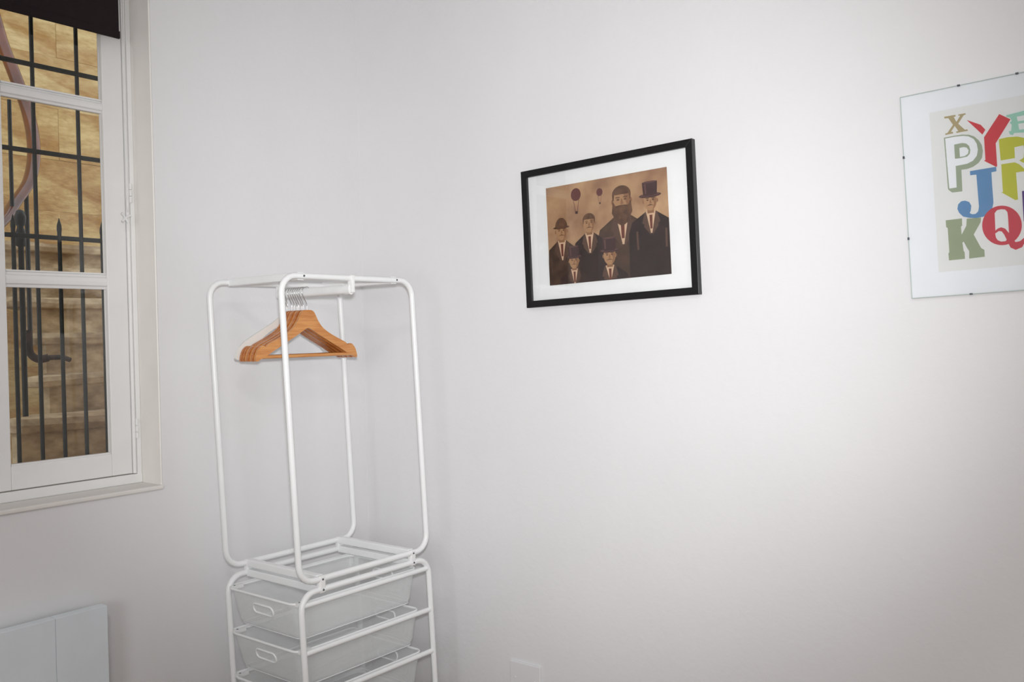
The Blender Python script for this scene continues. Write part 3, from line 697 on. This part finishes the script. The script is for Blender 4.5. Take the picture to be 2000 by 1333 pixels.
po = thing('clip_framed_poster', 'frameless clip framed poster of colourful assorted alphabet letters', 'poster', (2.12858, 0.0, 2.09726))
QW, QH = 0.42, 0.54
m = MB(); m.box((0, -0.006, -QH), (QW, -0.001, 0), mat('hardboard_back', (176, 150, 120), 0.8)); m.build('backing_board', po)
m = MB(); m.box((0.0003, -0.0068, -QH + 0.0003), (QW - 0.0003, -0.0060, -0.0003), M_PAPER); m.build('poster_sheet', po)
m = MB(); m.box((0.069, -0.0072, -0.477), (QW - 0.069, -0.0068, -0.0555), M_PAPER2); m.build('printed_field', po)
def cm(n, c): return mat('ink_' + n, c, 0.7, scale=30)
INK = dict(X=cm('khaki', (176, 160, 122)), P0=cm('sage', (158, 168, 146)), P1=M_PAPER2, P2=None, P3=M_PAPER2, Y=cm('red', (206, 62, 72)), R=cm('olive_yellow', (192, 192, 62)),
           B=cm('pale_teal', (158, 206, 188)), J=cm('blue', (98, 142, 186)), K=cm('grey_green', (154, 164, 136)), Q=cm('crimson', (200, 68, 82)), N=cm('purple', (84, 52, 124)))
INK['P2'] = INK['P0']
def letter(parts):
    mb = MB()
    for (key_, mt_, lv) in parts:
        pts = LET[key_]
        mb.prism(pts, lambda p, d: (p[0], d, p[1]), -0.0072, -0.0073 - 0.0001 * lv, mt_)
    return mb.build('letter', po)
letter([('X', INK['X'], 1)])
letter([('P0', INK['P0'], 1), ('P1', M_PAPER, 2), ('P2', INK['P0'], 3), ('P3', M_PAPER, 4)])
letter([('Y1', INK['Y'], 1), ('Y2', INK['Y'], 1)])
letter([('B0', INK['B'], 0), ('B1', M_PAPER2, 1), ('B2', M_PAPER2, 1)])
letter([('R1', INK['R'], 1), ('R2', INK['R'], 1)])
letter([('K', INK['K'], 1)])
letter([('J', INK['J'], 2)])
letter([('Q0', INK['Q'], 3), ('Q1', M_PAPER2, 4), ('Q2', M_PAPER2, 4), ('Q3', INK['Q'], 5)])
letter([('N', INK['N'], 3)])
m = MB(); m.box((0, -0.0110, -QH), (QW, -0.0090, 0), M_PGLASS); m.build('glass', po)
M_EDGE = mat('glass_edge', (182, 194, 190), 0.4)
m = MB()
for a, b in (((0, 0), (QW, 0)), ((0, -QH), (QW, -QH)), ((0, 0), (0, -QH)), ((QW, 0), (QW, -QH))):
    m.sweep([(a[0], -0.010, a[1]), (b[0], -0.010, b[1])], [(-0.0007, -0.0010), (0.0007, -0.0010), (0.0007, 0.0010), (-0.0007, 0.0010)], M_EDGE, up=(0, 1, 0), smooth=False)
m.build('glass_edge', po)
for (x, z, hx, hz) in ((0.1434, 0, 0.0035, 0.0022), (0.2766, 0, 0.0035, 0.0022), (0.1434, -QH, 0.0035, 0.0022), (0.2766, -QH, 0.0035, 0.0022), (0, -0.162, 0.0022, 0.0035), (0, -0.380, 0.0022, 0.0035), (QW, -0.162, 0.0022, 0.0035), (QW, -0.380, 0.0022, 0.0035)):
    m = MB(); m.box((x - hx, -0.0125, z - hz), (x + hx, -0.0005, z + hz), M_SCREW); m.build('clip', po, bevel=0.0008)
po.rotation_euler = (0, -0.035, 0)

# ------------------------------------------------------------------ radiator and socket plate
RA = (0.07, -1.58, 0.42)
ra = thing('panel_radiator', 'flat white panel heater mounted on the wall under the window', 'radiator', RA)
YE = [-1.160, -1.318] + [-1.318 - 0.158 * k for k in range(1, 5)]
for y0, y1 in zip(YE[:-1], YE[1:]):
    m = MB(); m.box((0.040, y0 - 0.0004, 0.20), (0.078, y1 + 0.0004, 0.683), M_RAD); m.build('front_panel', ra, RA, bevel=0.0012)
m = MB(); m.box((0.018, -1.168, 0.205), (0.0405, YE[-1] + 0.008, 0.676), M_RAD); m.build('back_casing', ra, RA, bevel=0.002)
for y in (-1.30, -1.80):
    m = MB(); m.box((0.0, y - 0.02, 0.30), (0.0185, y + 0.02, 0.60), M_RAD); m.build('wall_bracket', ra, RA)

so = thing('wall_plate', 'blank white double cover plate low on the wall right of the rack', 'socket', (0.808, 0, 0.245))
SO = (0.808, 0, 0.245)
m = MB(); m.box((0.740, -0.009, 0.188), (0.877, 0.0, 0.3025), M_WALL); m.build('cover', so, SO, bevel=0.003, segs=3)
for x in (0.765, 0.852):
    m = MB(); m.lathe((x, -0.009, 0.245), [(0.0001, -0.001), (0.003, -0.0008), (0.0034, 0)], M_PLAST, sides=10, axis='Y'); m.build('screw', so, SO)

w = MB()
for x in (2.40, 3.08, 3.76): w.box((x, RY, 0.92), (x + 0.04, RY + 0.05, 2.48), M_TRIM)
for z in (0.90, 2.46): w.box((2.40, RY, z), (3.80, RY + 0.05, z + 0.04), M_TRIM)
struct(w.build('rear_fill_frame', bevel=0.004))  # unseen bars framing the added rear fill light, no opening behind
# body for the added ceiling fill light, out of view
cl = thing('ceiling_fill_lamp', 'round white ceiling lamp added for fill light behind the photographer', 'lamp', (3.3, -3.2, H))
m = MB(); m.lathe((3.3, -3.2, 0), [(0.0001, H), (0.06, H), (0.06, H - 0.03), (0.02, H - 0.035), (0.02, H - 0.08), (0.26, H - 0.085), (0.27, H - 0.10), (0.25, H - 0.105), (0.0001, H - 0.1)], M_PLAST, sides=32)
m.build('fill_lamp_body', cl, (3.3, -3.2, H))
